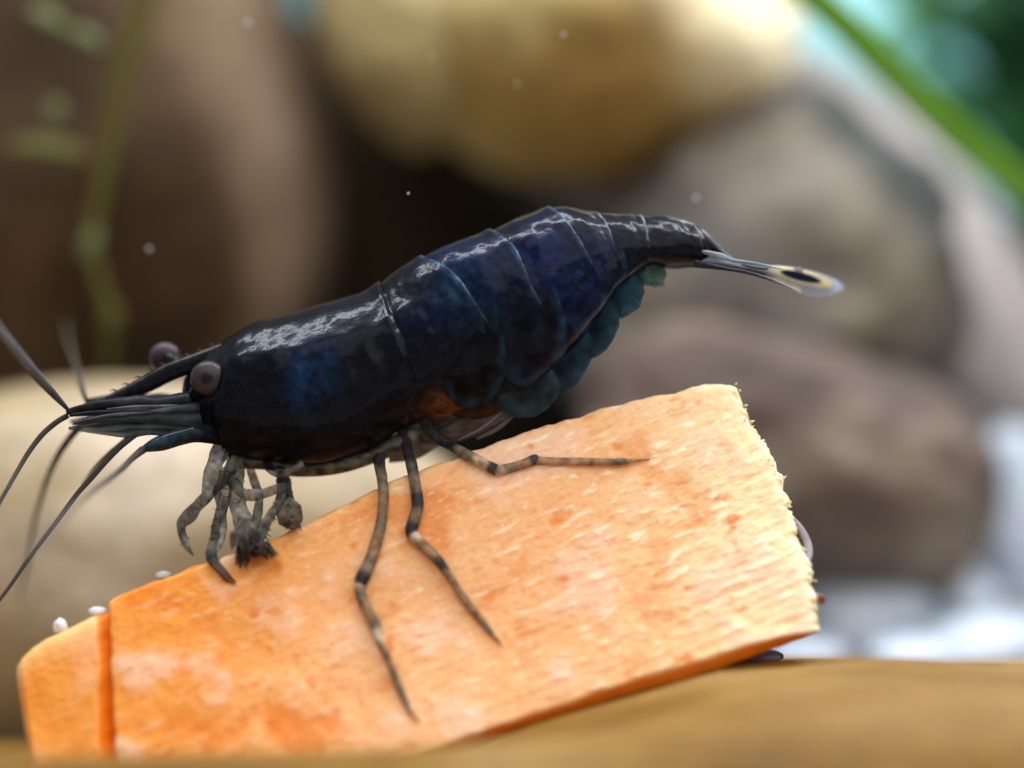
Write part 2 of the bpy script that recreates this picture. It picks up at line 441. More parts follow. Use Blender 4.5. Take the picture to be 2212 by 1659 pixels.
for i in range(NU + 1):
    u = i / NU
    ring = []; colr = []
    for j in range(NV + 1):
        v = j / NV
        # column position: left and right outlines bend with v
        xt = lerp(232, 1585, u); xb = lerp(262, 1768, u)
        yt = along(TOP, xt); yb = along(BOT, xb)
        lx = 232 + piecewise(LEFT, v) + 4.5 * fbm(Vector((v * 9, 1.7, 4)), 4); rx = 1585 + piecewise(RIGHT, v)
        dx = lerp(lx, rx, u); dy = lerp(yt, yb, v)
        dx += (sstep(0.93, 1.0, u)) * 15 * fbm(Vector((v * 26, 3.3, 0)), 5)
        dy += 5 * fbm(Vector((u * 26, 8.3, 0)), 3) * (1 - sstep(0, 0.08, v))
        c, h = carrot_tex(dx, dy)
        p = on_carrot(dx, dy)
        edge = min(v / 0.035, 1.0); er = (1 - math.sqrt(max(0, 1 - (1 - edge) ** 2)))
        e2 = min((1 - u) / 0.012, 1.0); er += 0.7 * (1 - math.sqrt(max(0, 1 - (1 - e2) ** 2)))
        e3 = min(u / 0.006, 1.0); er += 0.5 * (1 - math.sqrt(max(0, 1 - (1 - e3) ** 2)))
        p = p + FN * (h - 0.045 * er)
        if u > 0.9:
            c = mixc(c, (0.93, 0.86, 0.62), sstep(0.965, 1.0, u) * 0.6)
        ring.append(p); colr.append(c)
    xb = lerp(262, 1768, u)
    pb = ring[-1]
    p2 = on_carrot(xb, along(BOT2, xb), -0.05)
    for q in range(1, 9):
        t = q / 8
        p = pb.lerp(p2, t); ring.append(p + Vector((0, 0, 0.004 * mn.noise(p * 20)))); colr.append(mixc(colr[NV], c_deep, sstep(0, 0.35, t)))
    b2 = p2 + Vector((0, 0.36, 0.06)); pt = ring[0]; b1 = pt + BACK * TH
    for q in range(1, 9):
        ring.append(p2.lerp(b2, q / 8)); colr.append(c_deep)
    for q in range(1, 13):
        ring.append(b2.lerp(b1, q / 12)); colr.append(c_left)
    for q in range(1, 14):
        p = b1.lerp(pt, q / 14); ring.append(p + Vector((0, 0, 0.01 * mn.noise(p * 9)))); colr.append(mixc(c_left, colr[0], q / 14))
    V += ring; C += colr; rows = len(ring)
for i in range(NU):
    for j in range(rows):
        F.append((i * rows + j, i * rows + (j + 1) % rows, (i + 1) * rows + (j + 1) % rows, (i + 1) * rows + j))
# end caps
for i in (0, NU):
    c = sum((V[i * rows + j] for j in range(rows)), Vector()) / rows
    V.append(c); C.append((0.9, 0.7, 0.4) if i else c_deep); k = len(V) - 1
    for j in range(rows): F.append((k, i * rows + j, i * rows + (j + 1) % rows))
mesh_obj('flesh', V, F, carrot_mat, carrot, C)
tag(carrot, 'big orange carrot slice, paler at its ragged right end, under the shrimp', 'carrot')
# fuzzy fibres on the torn right end and along the top edge
D_ = []
fib_m = vcol_mat('carrot_fibre', rough=0.4, ior=1.2, transl=0.4)
for i in range(50):
    v = random.random()
    xr = 1585 + piecewise(RIGHT, v); yt = 820; yr = lerp(820, 1360, v)
    p = on_carrot(xr + random.uniform(-16, 2), yr + random.uniform(-4, 4), random.uniform(-0.05, 0.012))
    an = math.radians(random.gauss(8, 22)) - 0.5 * (v - 0.2); L = random.uniform(0.004, 0.014) * (1.8 if random.random() < 0.1 else 1)
    d = Vector((math.cos(an), random.uniform(-0.5, 0.3), math.sin(an) * 0.7)).normalized()
    q = p + d * L + Vector((0, 0, random.uniform(-0.006, 0.006)))
    col = mixc((0.95, 0.82, 0.5), (0.9, 0.93, 0.95), random.random())
    D_.append(tube_data([p, (p + q) / 2, q], [random.uniform(0.003, 0.006), 0.003, 0.0006], seg=5, sub=2, cols=[col] * 3))
Vv, Ff, Cc = join(D_)
o = mesh_obj('fibre', Vv, Ff, fib_m, carrot, Cc); o['kind'] = 'stuff'
# smaller carrot piece at the left end
V = []; F = []; C = []
LT = [(36, 1440), (48, 1422), (70, 1400), (100, 1380), (128, 1368), (160, 1352), (195, 1334), (232, 1322), (262, 1330)]
NU, NV = 110, 150
def left_x(v): return 36 + piecewise([(0, 0), (0.05, -1), (0.12, 3), (0.4, 22), (0.7, 42), (1, 60)], v)
for i in range(NU + 1):
    u = i / NU; ring = []; colr = []
    for j in range(NV + 1):
        v = j / NV
        x0 = lerp(36, 262, u)
        yt = along(LT, x0); dy = lerp(yt, 1850, v)
        dx = lerp(left_x(v), 262 + 20 * v, u)
        c, h = carrot_tex(dx + 40, dy + 700)
        c = mixc(c, srgb(230, 150, 60), 0.5)
        c = mixc(c, srgb(245, 205, 140), (1 - sstep(0, 0.16, v)) * 0.6)
        xs = 205 + 12 * v + 7 * fbm(Vector((v * 7, 5.1, 1)), 3)
        fold = sstep(xs - 6, xs + 16, dx)
        c = mixc(c, srgb(244, 128, 10), fold * 0.9)
        e1 = min(v / 0.05, 1); er = 0.4 * (1 - math.sqrt(max(0, 1 - (1 - e1) ** 2)))
        e2 = min(u / 0.06, 1); er += 1 - math.sqrt(max(0, 1 - (1 - e2) ** 2))
        p = on_carrot(dx, dy, -0.015 - 0.06 * er - 0.045 * clamp((dx - xs) / 40) + h)
        ring.append(p); colr.append(c)
    pb, pt = ring[-1], ring[0]
    for q in range(1, 8): ring.append(pb + BACK * 0.45 * q / 8); colr.append(c_deep)
    for q in range(0, 10): ring.append((pb + BACK * 0.45).lerp(pt + BACK * 0.45, q / 10)); colr.append(c_left)
    for q in range(0, 8): ring.append((pt + BACK * 0.45).lerp(pt, q / 8)); colr.append(mixc(c_left, colr[0], q / 8))
    V += ring; C += colr; rows = len(ring)
for i in range(NU):
    for j in range(rows):
        F.append((i * rows + j, i * rows + (j + 1) % rows, (i + 1) * rows + (j + 1) % rows, (i + 1) * rows + j))
for i in (0, NU):
    c = sum((V[i * rows + j] for j in range(rows)), Vector()) / rows
    V.append(c); C.append(c_left); k = len(V) - 1
    for j in range(rows): F.append((k, i * rows + j, i * rows + (j + 1) % rows))
o = mesh_obj('carrot_piece', V, F, carrot_mat, None, C)
tag(centre_origin(o), 'small orange carrot piece tucked against the left end of the slice', 'carrot')

# ================================================================== SHRIMP
shrimp = empty('shrimp', P(820, 1000, 0))
tag(shrimp, 'glossy dark blue black shrimp standing on the carrot slice', 'shrimp')
body_mat = vcol_mat('shrimp_shell', rough=0.3, ior=1.12, coat=0.36, coatrough=0.11, bumpscale=7, bumpstr=0.22, bumpdist=0.03, var=0.55, varscale=42)
# near-side section curves, dorsal -> ventral, in picture units; w = half width (cm)
SEC = [
 ([(399, 815), (397, 850), (398, 900), (402, 935), (408, 956)], .045),
 ([(438, 764), (432, 810), (432, 870), (436, 925), (444, 957)], .095),
 ([(474, 742), (468, 790), (466, 860), (472, 920), (484, 970)], .135),
 ([(482, 737), (478, 790), (478, 870), (486, 935), (496, 986)], .150),   # carapace front margin
 ([(522, 710), (516, 770), (514, 850), (522, 930), (534, 991)], .185),
 ([(564, 692), (560, 760), (562, 850), (574, 935), (590, 1002)], .205),
 ([(634, 675), (636, 750), (642, 850), (658, 940), (674, 1009)], .225),
 ([(704, 653), (712, 730), (722, 840), (730, 930), (732, 1000)], .232),
 ([(770, 635), (788, 705), (808, 800), (820, 890), (808, 972)], .232),
 ([(820, 608), (852, 680), (884, 750), (908, 840), (886, 922)], .225),   # carapace rear
 ([(908, 553), (976, 588), (1030, 660), (1080, 760), (1052, 890)], .225), # seg 1
 ([(1056, 496), (1108, 535), (1150, 630), (1196, 735), (1150, 850)], .222), # seg 2
 ([(1187, 447), (1226, 490), (1266, 560), (1296, 640), (1262, 735)], .190), # seg 3
 ([(1288, 457), (1309, 492), (1326, 545), (1340, 600), (1318, 648)], .150), # seg 4
 ([(1385, 463), (1393, 500), (1398, 535), (1398, 562), (1392, 582)], .118), # seg 5
 ([(1440, 466), (1447, 500), (1450, 530), (1450, 558), (1446, 581)], .105),
 ([(1498, 484), (1507, 508), (1512, 538), (1512, 562), (1506, 577)], .078), # seg 6
 ([(1530, 512), (1534, 530), (1538, 550), (1538, 566), (1534, 578)], .045),
]
M = 40
PROF2 = [(0, 0), (.02, .12), (.06, .27), (.1, .40), (.15, .535), (.2, .655), (.25, .77), (.28, .835), (.32, .885), (.38, .94), (.5, .99), (.58, 1.0), (.68, .96), (.78, .87), (.86, .74), (.92, .58), (.97, .36), (1.0, .0)]
PROF = [(0, 0), (.012, .10), (.03, .18), (.06, .29), (.1, .40), (.15, .52), (.2, .63), (.25, .73), (.3, .815), (.35, .88), (.42, .95), (.5, .99), (.58, 1.0), (.68, .96), (.78, .87), (.86, .74), (.92, .58), (.97, .36), (1.0, .0)]
def section(kf):
    """interpolated section at key position kf -> list of (dx,dy) and w"""
    i = min(int(kf), len(SEC) - 2); f = kf - i
    pts = []
    for m in range(5):
        pts.append(cr([Vector(SEC[k][0][m]) for k in range(len(SEC))], kf))
    w = cr([s[1] for s in SEC], kf)
    return pts, w
def sec_ring(kf, sc, side_n=M):
    pts, w = section(min(kf, len(SEC) - 1 - 1e-6))
    cen = (pts[0] + pts[4]) * 0.5 * 0.5 + pts[2] * 0.5
    near = []
    for q in range(side_n + 1):
        t = q / side_n
        p = cr(pts, min(t * 4, 4 - 1e-6))
        p = cen + (p - cen) * sc
        y = w * sc * lerp(piecewise(PROF2, t), piecewise(PROF, t), sstep(9.0, 9.6, kf))
        near.append((p, y))
    return near
stations = []   # (key, scale, segment-start flag)
for i in range(9): stations.append((i * 3 / 9 * 0.97, 0.955 + 0.0 * i))
for i in range(46):
    u = i / 45
    stations.append((3 + 6 * u, 1.0 + 0.012 * sstep(0.93, 1.0, u) + 0.01 * (1 - sstep(0, .06, u))))
segs = [(9, 10), (10, 11), (11, 12), (12, 13), (13, 14), (14, 16), (16, 17)]
for a, b in segs:
    for i in range(31):
        u = i / 30
        sc = 0.965 + 0.035 * min(1, (u / 0.35)) ** 0.7 + 0.012 * sstep(0.75, 1.0, u)
        if (a, b) == (16, 17): sc = 0.9
        stations.append((lerp(a - (0.10 if i == 0 else 0), b, u), sc))
dark = (0.0035, 0.0038, 0.0075)
patches = [  # dx, dy, rx, ry, colour, strength : shell markings and painted carrot light
 (668, 815, 32, 75, (0.010, 0.034, 0.11), .9), (722, 790, 26, 60, (0.010, 0.030, 0.10), .8),
 (1010, 560, 90, 50, (0.006, 0.014, 0.075), .8), (985, 640, 50, 60, (0.010, 0.035, 0.09), .7),
 (1050, 640, 60, 60, (0.006, 0.012, 0.055), .8), (1170, 560, 60, 90, (0.007, 0.013, 0.085), .9),
 (1230, 640, 60, 70, (0.008, 0.02, 0.10), .8), (1060, 730, 26, 80, (0.012, 0.045, 0.09), .8),
 (1190, 700, 50, 90, (0.006, 0.014, 0.06), .5), (930, 690, 60, 40, (0.004, 0.008, 0.05), .7),
 (1120, 790, 60, 60, (0.012, 0.03, 0.045), .6), (1290, 560, 60, 80, (0.007, 0.014, 0.06), .6),
 (1000, 890, 70, 34, (0.20, 0.065, 0.01), .75), (950, 870, 18, 26, (0.16, 0.05, 0.01), .6),  # orange carrot light coming through, painted into the shell colour
 (1140, 690, 45, 60, (0.003, 0.003, 0.006), .9), (800, 690, 60, 25, (0.012, 0.014, 0.03), .5),
 (640, 740, 150, 30, (0.006, 0.008, 0.02), .6), (600, 960, 200, 60, (0.005, 0.004, 0.004), .8),
]
V = []; F = []; C = []
RW = 2 * M
for (kf, sc) in stations:
    ring = sec_ring(kf, sc)
    rim = 0.0
    if kf > 9.3 and kf < 16.2:
        fr = kf - math.floor(kf - 1e-6)
        rim = sstep(0.90, 0.985, fr) * (0 if 14.05 < kf < 15.2 else 1)
    full = [(p, -y) for p, y in ring] + [(p, y) for p, y in ring[-2:0:-1]]
    for jj, (p, y) in enumerate(full):
        tt = min(jj, 2 * M - jj) / M
        q = P(p.x, p.y, 0); q.y = y * 1.0
        # keep outline: near side is not pushed about the lens, plain solid
        dn = 0.0045 * fbm(Vector((p.x / 45, p.y / 45, y * 9)), 3)
        q = q + Vector((0, -dn if y < 0 else dn, dn * 0.6))
        V.append(q)
        c = dark
        for (px, py, rx, ry, pc, st) in patches:
            pc = (pc[0] * 0.45, pc[1] * 0.75, pc[2] * 0.66) if pc[2] > pc[0] else pc
            d2 = ((p.x - px) / rx) ** 2 + ((p.y - py) / ry) ** 2
            if d2 < 4: c = mixc(c, pc, st * math.exp(-d2 * 1.2) * (0.75 + 0.5 * fbm(Vector((p.x / 18, p.y / 34, 2)), 3)))
        if rim: c = mixc(c, (0.040, 0.095, 0.17) if kf < 12.5 else (0.12, 0.12, 0.15), rim * (1 - sstep(0.25, 0.75, tt)) * clamp(0.35 + 0.9 * fbm(Vector((p.x / 20, p.y / 20, 7)), 3)))
        C.append(c)
ns = len(stations)
for i in range(ns - 1):
    for j in range(RW):
        F.append((i * RW + j, i * RW + (j + 1) % RW, (i + 1) * RW + (j + 1) % RW, (i + 1) * RW + j))
for i in (0, ns - 1):
    c = sum((V[i * RW + j] for j in range(RW)), Vector()) / RW
    V.append(c); C.append(dark); k = len(V) - 1
    for j in range(RW): F.append((k, i * RW + j, i * RW + (j + 1) % RW))
body = mesh_obj('body', V, F, body_mat, shrimp, C)

# rostrum: a tapering blade on the midline
def plate(name, top, bot, Yf, th, colf, m, parent, nu=60, nv=14):
    """solid plate between two outlines; thin in depth, thickest along its middle"""
    V = []; F = []; C = []
    tp = [Vector(p) for p in top]; bp = [Vector(p) for p in bot]
    for side in (-1, 1):
        for i in range(nu + 1):
            a = cr(tp, min(i / nu * (len(tp) - 1), len(tp) - 1 - 1e-6)); b = cr(bp, min(i / nu * (len(bp) - 1), len(bp) - 1 - 1e-6))
            for j in range(nv + 1):
                v = j / nv; p = a.lerp(b, v); u = i / nu
                Y = Yf(u, v) if callable(Yf) else Yf
                t = th * math.sqrt(max(0, math.sin(math.pi * v))) * math.sqrt(max(0.0, min(1, (1 - u) * 6))) * min(1, 0.3 + u * 5)
                V.append(P(p.x, p.y, Y + side * t)); C.append(colf(p.x, p.y, u, v))
    n = (nu + 1) * (nv + 1)
    for s in (0, 1):
        for i in range(nu):
            for j in range(nv):
                a = s * n + i * (nv + 1) + j; F.append((a, a + 1, a + nv + 2, a + nv + 1))
    for i in range(nu):
        for j in (0, nv):
            a = i * (nv + 1) + j; b = a + nv + 1; F.append((a, b, b + n, a + n))
    for j in range(nv):
        for i in (0, nu):
            a = i * (nv + 1) + j; F.append((a, a + 1, a + 1 + n, a + n))
    return mesh_obj(name, V, F, m, parent, C)
def rcol(x, y, u, v): return mixc((0.10, 0.085, 0.06), (0.006, 0.006, 0.010), sstep(0.02, 0.16, v))
plate('rostrum', [(500, 728), (476, 740), (420, 763), (358, 786), (280, 829), (232, 853), (188, 868)],
      [(500, 790), (470, 800), (420, 808), (376, 822), (322, 848), (255, 872), (186, 880)], -0.01, 0.022, rcol, body_mat, shrimp)
D_ = []
for k in range(9):      # small teeth along the rostrum's upper edge
    t = k / 8; x = lerp(460, 250, t); y = piecewise([(232, 853), (280, 829), (358, 786), (420, 763), (476, 740)], x)
    p = P(x + 4, y + 2, -0.01); D_.append(tube_data([p, P(x - 5, y - 2.0, -0.01), P(x - 13, y + 1.5, -0.01)], [0.003, 0.0025, 0.0006], seg=6, sub=2, cols=[(0.04, 0.035, 0.03)] * 3))
Vv, Ff, Cc = join(D_); o = mesh_obj('rostrum_teeth', Vv, Ff, body_mat, shrimp, Cc); o['kind'] = 'stuff'

# eyes
eye_mat = vcol_mat('eye', rough=0.35, ior=1.2, coat=0.3, coatrough=0.25, bumpscale=60, bumpstr=0.15, bumpdist=0.004)
def eye(dx, dy, Y, r, c0, c1, look, label):
    bm = bmesh.new(); bmesh.ops.create_icosphere(bm, subdivisions=5, radius=1)
    V = [v.co.copy() for v in bm.verts]; F = [[v.index for v in f.verts] for f in bm.faces]; bm.free()
    lk = Vector(look).normalized(); c = P(dx, dy, Y); C = []; VV = []
    for v in V:
        a = v.normalized().dot(lk)
        col = mixc(c0, c1, sstep(0.90, 0.985, a))
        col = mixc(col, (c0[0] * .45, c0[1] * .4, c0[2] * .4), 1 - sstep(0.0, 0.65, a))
        k = 1 + 0.25 * fbm(v * 4, 3)
        C.append(tuple(q * k for q in col)); VV.append(c + Vector((v.x * r, v.y * r * 0.75, v.z * r * 0.97)))
    o = mesh_obj('eye', VV, F, eye_mat, shrimp, C); o['label'] = label
    return o
e1 = eye(450, 817, -0.125, 0.057, (0.042, 0.031, 0.033), (0.008, 0.008, 0.012), (0.03, -1, -0.06), 'mauve grey near eye with a dark centre')
e2 = eye(356, 772, 0.135, 0.050, (0.07, 0.05, 0.065), (0.03, 0.02, 0.03), (-0.3, 0.2, 0.9), 'dark far eye above the rostrum')
tube('eye_stalk', [P(420, 862, -0.05), P(432, 848, -0.08), P(446, 828, -0.115)], [0.028, 0.034, 0.04], body_mat, e1, cols=[dark] * 3)
tube('eye_stalk', [P(420, 800, 0.03), P(392, 788, 0.08), P(366, 776, 0.12)], [0.03, 0.026, 0.03], body_mat, e2, cols=[(0.01, 0.009, 0.012)] * 3)

# antennular peduncles, scales and antenna bases
limb_mat = vcol_mat('limb', rough=0.4, ior=1.2, transl=0.15, var=0.45, varscale=26, bumpscale=50, bumpstr=0.3, bumpdist=0.004)
seethru = vcol_mat('membrane', rough=0.4, ior=1.15, alpha=True, transl=0.35, var=0.3, varscale=22)
pk = (0.010, 0.011, 0.014)
tube('antennule_base', [P(415, 872, -0.06), P(350, 872, -0.07), P(290, 873, -0.08), P(230, 876, -0.09), P(185, 881, -0.09), P(144, 890, -0.09)],
     [0.036, 0.026, 0.024, 0.020, 0.016, 0.009], limb_mat, shrimp, cols=[pk, pk, (0.022, 0.022, 0.028), pk, (0.012, 0.014, 0.016), (0.03, 0.03, 0.03)], jit=0.3)
tube('antennule_base', [P(405, 872, 0.07), P(330, 866, 0.09), P(250, 864, 0.10), P(188, 868, 0.11)],
     [0.03, 0.024, 0.02, 0.012], limb_mat, shrimp, cols=[pk, pk, (0.02, 0.02, 0.024), (0.03, 0.03, 0.03)], jit=0.3)
def scol(x, y, u, v):
    c = mixc((0.012, 0.013, 0.018), (0.07, 0.085, 0.09), 0.5 + 0.5 * math.sin(v * 13 + 2 * mn.noise(Vector((x / 40, y / 15, 1)))))
    return (*mixc(c, (0.14, 0.17, 0.17), sstep(0.6, 1.0, v) * 0.6), lerp(0.97, 0.7, sstep(0.6, 1, v)))
plate('antennal_scale', [(470, 862), (400, 872), (320, 884), (240, 892), (190, 902), (158, 914)], [(470, 930), (400, 922), (328, 914), (280, 912), (225, 912), (156, 918)],
      lambda u, v: -0.07 - 0.06 * sstep(0, 0.3, u), 0.014, scol, seethru, shrimp)
def scol2(x, y, u, v):
    c = mixc((0.03, 0.035, 0.045), (0.15, 0.18, 0.19), 0.5 + 0.5 * math.sin(v * 17 + 3 * mn.noise(Vector((x / 50, y / 12, 6)))))
    return (*c, lerp(0.85, 0.5, sstep(0.3, 1, u)))
plate('antennal_scale', [(470, 900), (400, 902), (320, 902), (240, 906), (190, 914), (148, 922)], [(470, 955), (400, 950), (328, 940), (280, 946), (225, 940), (148, 928)],
      lambda u, v: -0.06 - 0.05 * sstep(0, 0.3, u), 0.012, scol2, seethru, shrimp)
plate('antennal_scale', [(470, 890), (400, 884), (320, 884), (240, 888), (190, 896), (150, 908)], [(470, 950), (400, 944), (328, 936), (280, 938), (225, 932), (152, 915)],
      lambda u, v: 0.09 + 0.02 * u, 0.012, scol2, seethru, shrimp)
for (pp, rr, cc) in (([(420, 890), (340, 888), (260, 890), (190, 893), (150, 898)], [9, 7, 6, 5, 3], (0.012, 0.011, 0.016)),
                     ([(420, 908), (340, 903), (260, 902), (200, 905)], [6, 5, 4, 2], (0.05, 0.05, 0.055)),
                     ([(430, 880), (360, 878), (290, 880), (230, 884)], [5, 4, 4, 2], (0.07, 0.065, 0.07))):
    tube('antennule_segment', [P(x + (30 if q == 0 else 0), y, -0.06 if q == 0 else -0.125) for q, (x, y) in enumerate(pp)], [r * S for r in rr], limb_mat, shrimp, cols=[cc] * len(pp), seg=8, jit=.3)
def acol(x, y, u, v): return (*mixc((0.006, 0.007, 0.012), (0.022, 0.048, 0.070), sstep(0.25, 0.75, u) * (0.6 + 0.4 * mn.noise(Vector((x / 12, y / 12, 0))))), 1)
plate('antenna_base', [(490, 915), (440, 915), (395, 925), (355, 936), (325, 950), (300, 970)], [(492, 965), (450, 958), (420, 956), (392, 962), (350, 974), (302, 977)],
      lambda u, v: -0.09 - 0.06 * sstep(0, 0.35, u), 0.03, acol, body_mat, shrimp)

# antennae and antennules
ant_mat = vcol_mat('antenna', rough=0.45, ior=1.2, transl=0.3, alpha=True)
def antenna(pts, rads, col0, col1, Ys, label=None):
    p = [P(x, y, Y) for (x, y), Y in zip(pts, Ys)]
    n = len(p)
    o = tube('antenna', p, [r * S for r in rads], ant_mat, shrimp, seg=8, sub=7, cols=[mixc(col0, col1, i / (n - 1)) for i in range(n)])
    if label: o['label'] = label
g0, g1 = (0.03, 0.03, 0.035), (0.16, 0.15, 0.14)
antenna([(146, 884), (118, 854), (84, 816), (45, 768), (0, 711), (-60, 630), (-130, 540)], [4, 8, 10.5, 10, 8, 6, 4], (0.05, 0.05, 0.075), (0.30, 0.31, 0.32), [-.09, -.16, -.26, -.38, -.5, -.64, -.8], 'thick pale antennule rising out of the picture at the left')
antenna([(187, 866), (178, 842), (170, 812), (158, 770), (148, 735), (140, 690)], [5, 6, 6, 5, 3.5, 1.5], (0.04, 0.04, 0.045), (0.20, 0.17, 0.12), [.11, .22, .42, .75, 1.05, 1.35])
antenna([(146, 898), (122, 912), (92, 938), (64, 974), (42, 1010), (18, 1052), (-6, 1096), (-40, 1170)], [6, 6, 6, 5.5, 5, 4.5, 4, 3], g0, g1, [-.09, -.11, -.13, -.15, -.17, -.2, -.22, -.26])
antenna([(196, 902), (172, 922), (151, 946), (130, 976), (114, 1006), (100, 1040), (88, 1080), (74, 1128), (64, 1190), (52, 1250), (40, 1300)], [8, 8, 8, 7.5, 7, 6.5, 6, 5.5, 5, 4, 2], (0.04, 0.04, 0.042), (0.22, 0.20, 0.17), [.06, .12, .18, .22, .28, .34, .4, .48, .56, .64, .7])
antenna([(310, 925), (268, 957), (248, 976), (224, 1002), (196, 1034), (166, 1068), (120, 1130), (70, 1196), (20, 1268), (-20, 1320)], [7, 7, 6.5, 6, 6, 5.5, 5, 4.5, 4, 3.5], (0.05, 0.05, 0.04), (0.10, 0.09, 0.09), [-.08, -.12, -.13, -.14, -.15, -.16, -.17, -.18, -.2, -.22])
antenna([(290, 930), (262, 955), (236, 978), (205, 1010), (178, 1046)], [3, 3, 4, 4, 1.5], (0.16, 0.14, 0.10), (0.2, 0.18, 0.13), [.0, .0, .02, .05, .08])
antenna([(308, 972), (286, 990), (262, 1014), (234, 1036), (200, 1060), (160, 1096), (110, 1150), (60, 1220)], [9, 7, 6.5, 6, 5.5, 5, 4, 2], (0.05, 0.045, 0.045), (0.25, 0.21, 0.18), [-.16, -.24, -.34, -.45, -.58, -.74, -.95, -1.15])

# walking legs
leg_mat = vcol_mat('leg_shell', rough=0.35, ior=1.22, transl=0.22, var=0.55, varscale=34, bumpscale=40, bumpstr=0.3, bumpdist=0.004)
DK, GB, BR, PL, OR = (0.040, 0.038, 0.040), (0.22, 0.17, 0.115), (0.36, 0.225, 0.125), (0.55, 0.43, 0.31), (0.42, 0.26, 0.15)
feed_mat = vcol_mat('feeding_leg', rough=0.5, ior=1.2, transl=0.35, var=0.95, varscale=30, bumpscale=45, bumpstr=0.5, bumpdist=0.01)
_bs = feed_mat.node_tree.nodes['Principled BSDF']
_nz = N(feed_mat.node_tree, 'ShaderNodeTexNoise'); _nz.inputs['Scale'].default_value = 16
_mr = N(feed_mat.node_tree, 'ShaderNodeMapRange'); _mr.inputs['From Min'].default_value = .3; _mr.inputs['From Max'].default_value = .65; _mr.inputs['To Min'].default_value = .2; _mr.inputs['To Max'].default_value = .85
feed_mat.node_tree.links.new(N(feed_mat.node_tree, 'ShaderNodeTexCoord').outputs['Object'], _nz.inputs['Vector'])
feed_mat.node_tree.links.new(_nz.outputs['Fac'], _mr.inputs['Value']); feed_mat.node_tree.links.new(_mr.outputs['Result'], _bs.inputs['Alpha'])
def mottle_alpha(m, scale, lo, hi):
    nt = m.node_tree; nz = N(nt, 'ShaderNodeTexNoise'); nz.inputs['Scale'].default_value = scale
    mr = N(nt, 'ShaderNodeMapRange'); mr.inputs['From Min'].default_value = .3; mr.inputs['From Max'].default_value = .65; mr.inputs['To Min'].default_value = lo; mr.inputs['To Max'].default_value = hi
    nt.links.new(N(nt, 'ShaderNodeTexCoord').outputs['Object'], nz.inputs['Vector']); nt.links.new(nz.outputs['Fac'], mr.inputs['Value'])
    nt.links.new(mr.outputs['Result'], nt.nodes['Principled BSDF'].inputs['Alpha'])
mottle_alpha(leg_mat, 20, .55, 1.0)
def leg(pts, rads, cols, Yhip, name='walking_leg', contact=True, label=None, bow=0.06, seg=12):
    if name == 'feeding_leg' and pts[0][1] < 1010: pts = [(pts[0][0] + 6, pts[0][1] - 32)] + list(pts[1:]); Yhip = min(0.1, max(Yhip, -0.03))
    n = len(pts); out = []
    tipY = on_carrot(*pts[-1]).y
    for i, (x, y) in enumerate(pts):
        t = i / (n - 1)
        Y = lerp(Yhip, tipY, t) - bow * math.sin(math.pi * t)
        Y = min(Y, on_carrot(x, y).y - rads[i] * S * 1.05) if contact and y > along(TOP, clamp(x, 232, 1585)) - 10 else Y
        if i == n - 1: Y = tipY - rads[i] * S
        out.append(P(x, y, Y))
    fl = name != 'walking_leg'
    o = tube(name, out, [r * S for r in rads], feed_mat if fl else leg_mat, shrimp, seg=seg, sub=8, cols=cols, jit=0.35 if fl else 0.12)
    if label: o['label'] = label
    return o
leg([(815, 935), (818, 980), (820, 1005), (827, 1050), (828, 1085), (824, 1125), (812, 1175), (796, 1220), (781, 1252), (777, 1262), (780, 1285), (795, 1322), (811, 1352), (816, 1376), (834, 1415), (856, 1468), (876, 1515), (888, 1540), (909, 1561)],
    [13, 15, 12, 11.5, 11, 11.5, 12.5, 13.5, 14.5, 12, 11.5, 12, 12.5, 9.5, 8.5, 8, 6.5, 4.5, 1],
    [DK, DK, DK, GB, BR, GB, BR, GB, DK, PL, GB, BR, GB, PL, BR, GB, GB, OR, GB], -0.03)
leg([(864, 900), (874, 945), (880, 972), (889, 1005), (897, 1045), (902, 1085), (897, 1115), (889, 1146), (897, 1162), (915, 1180), (936, 1200), (952, 1218), (975, 1252), (1000, 1290), (1030, 1328), (1058, 1362), (1068, 1374), (1084, 1396)],
    [13, 14, 11.5, 12, 12, 12.5, 13, 13, 12, 11.5, 12, 11, 9.5, 9, 8, 6, 4.5, 1],
    [DK, DK, DK, DK, GB, DK, GB, DK, PL, BR, BR, DK, OR, BR, BR, GB, OR, GB], -0.03)
leg([(908, 860), (918, 896), (926, 922), (948, 948), (972, 962), (1005, 981), (1040, 999), (1066, 1013), (1078, 1016), (1100, 1011), (1130, 1002), (1154, 993), (1164, 995), (1200, 997), (1260, 997), (1310, 998), (1346, 997), (1362, 996), (1404, 992)],
    [15, 16, 13, 12, 11.5, 11.5, 11.5, 12, 11, 10.5, 10.5, 11, 8.5, 8.5, 8, 7.5, 7, 5, 1],
    [DK, DK, DK, DK, DK, GB, PL, DK, PL, GB, OR, (0.06, 0.07, 0.075), OR, OR, OR, OR, GB, OR, GB], -0.05, bow=0.0)
# far-side legs, partly hidden
for pts in ([(640, 1000), (680, 1018), (730, 1008), (790, 985), (850, 975)],):
    pass
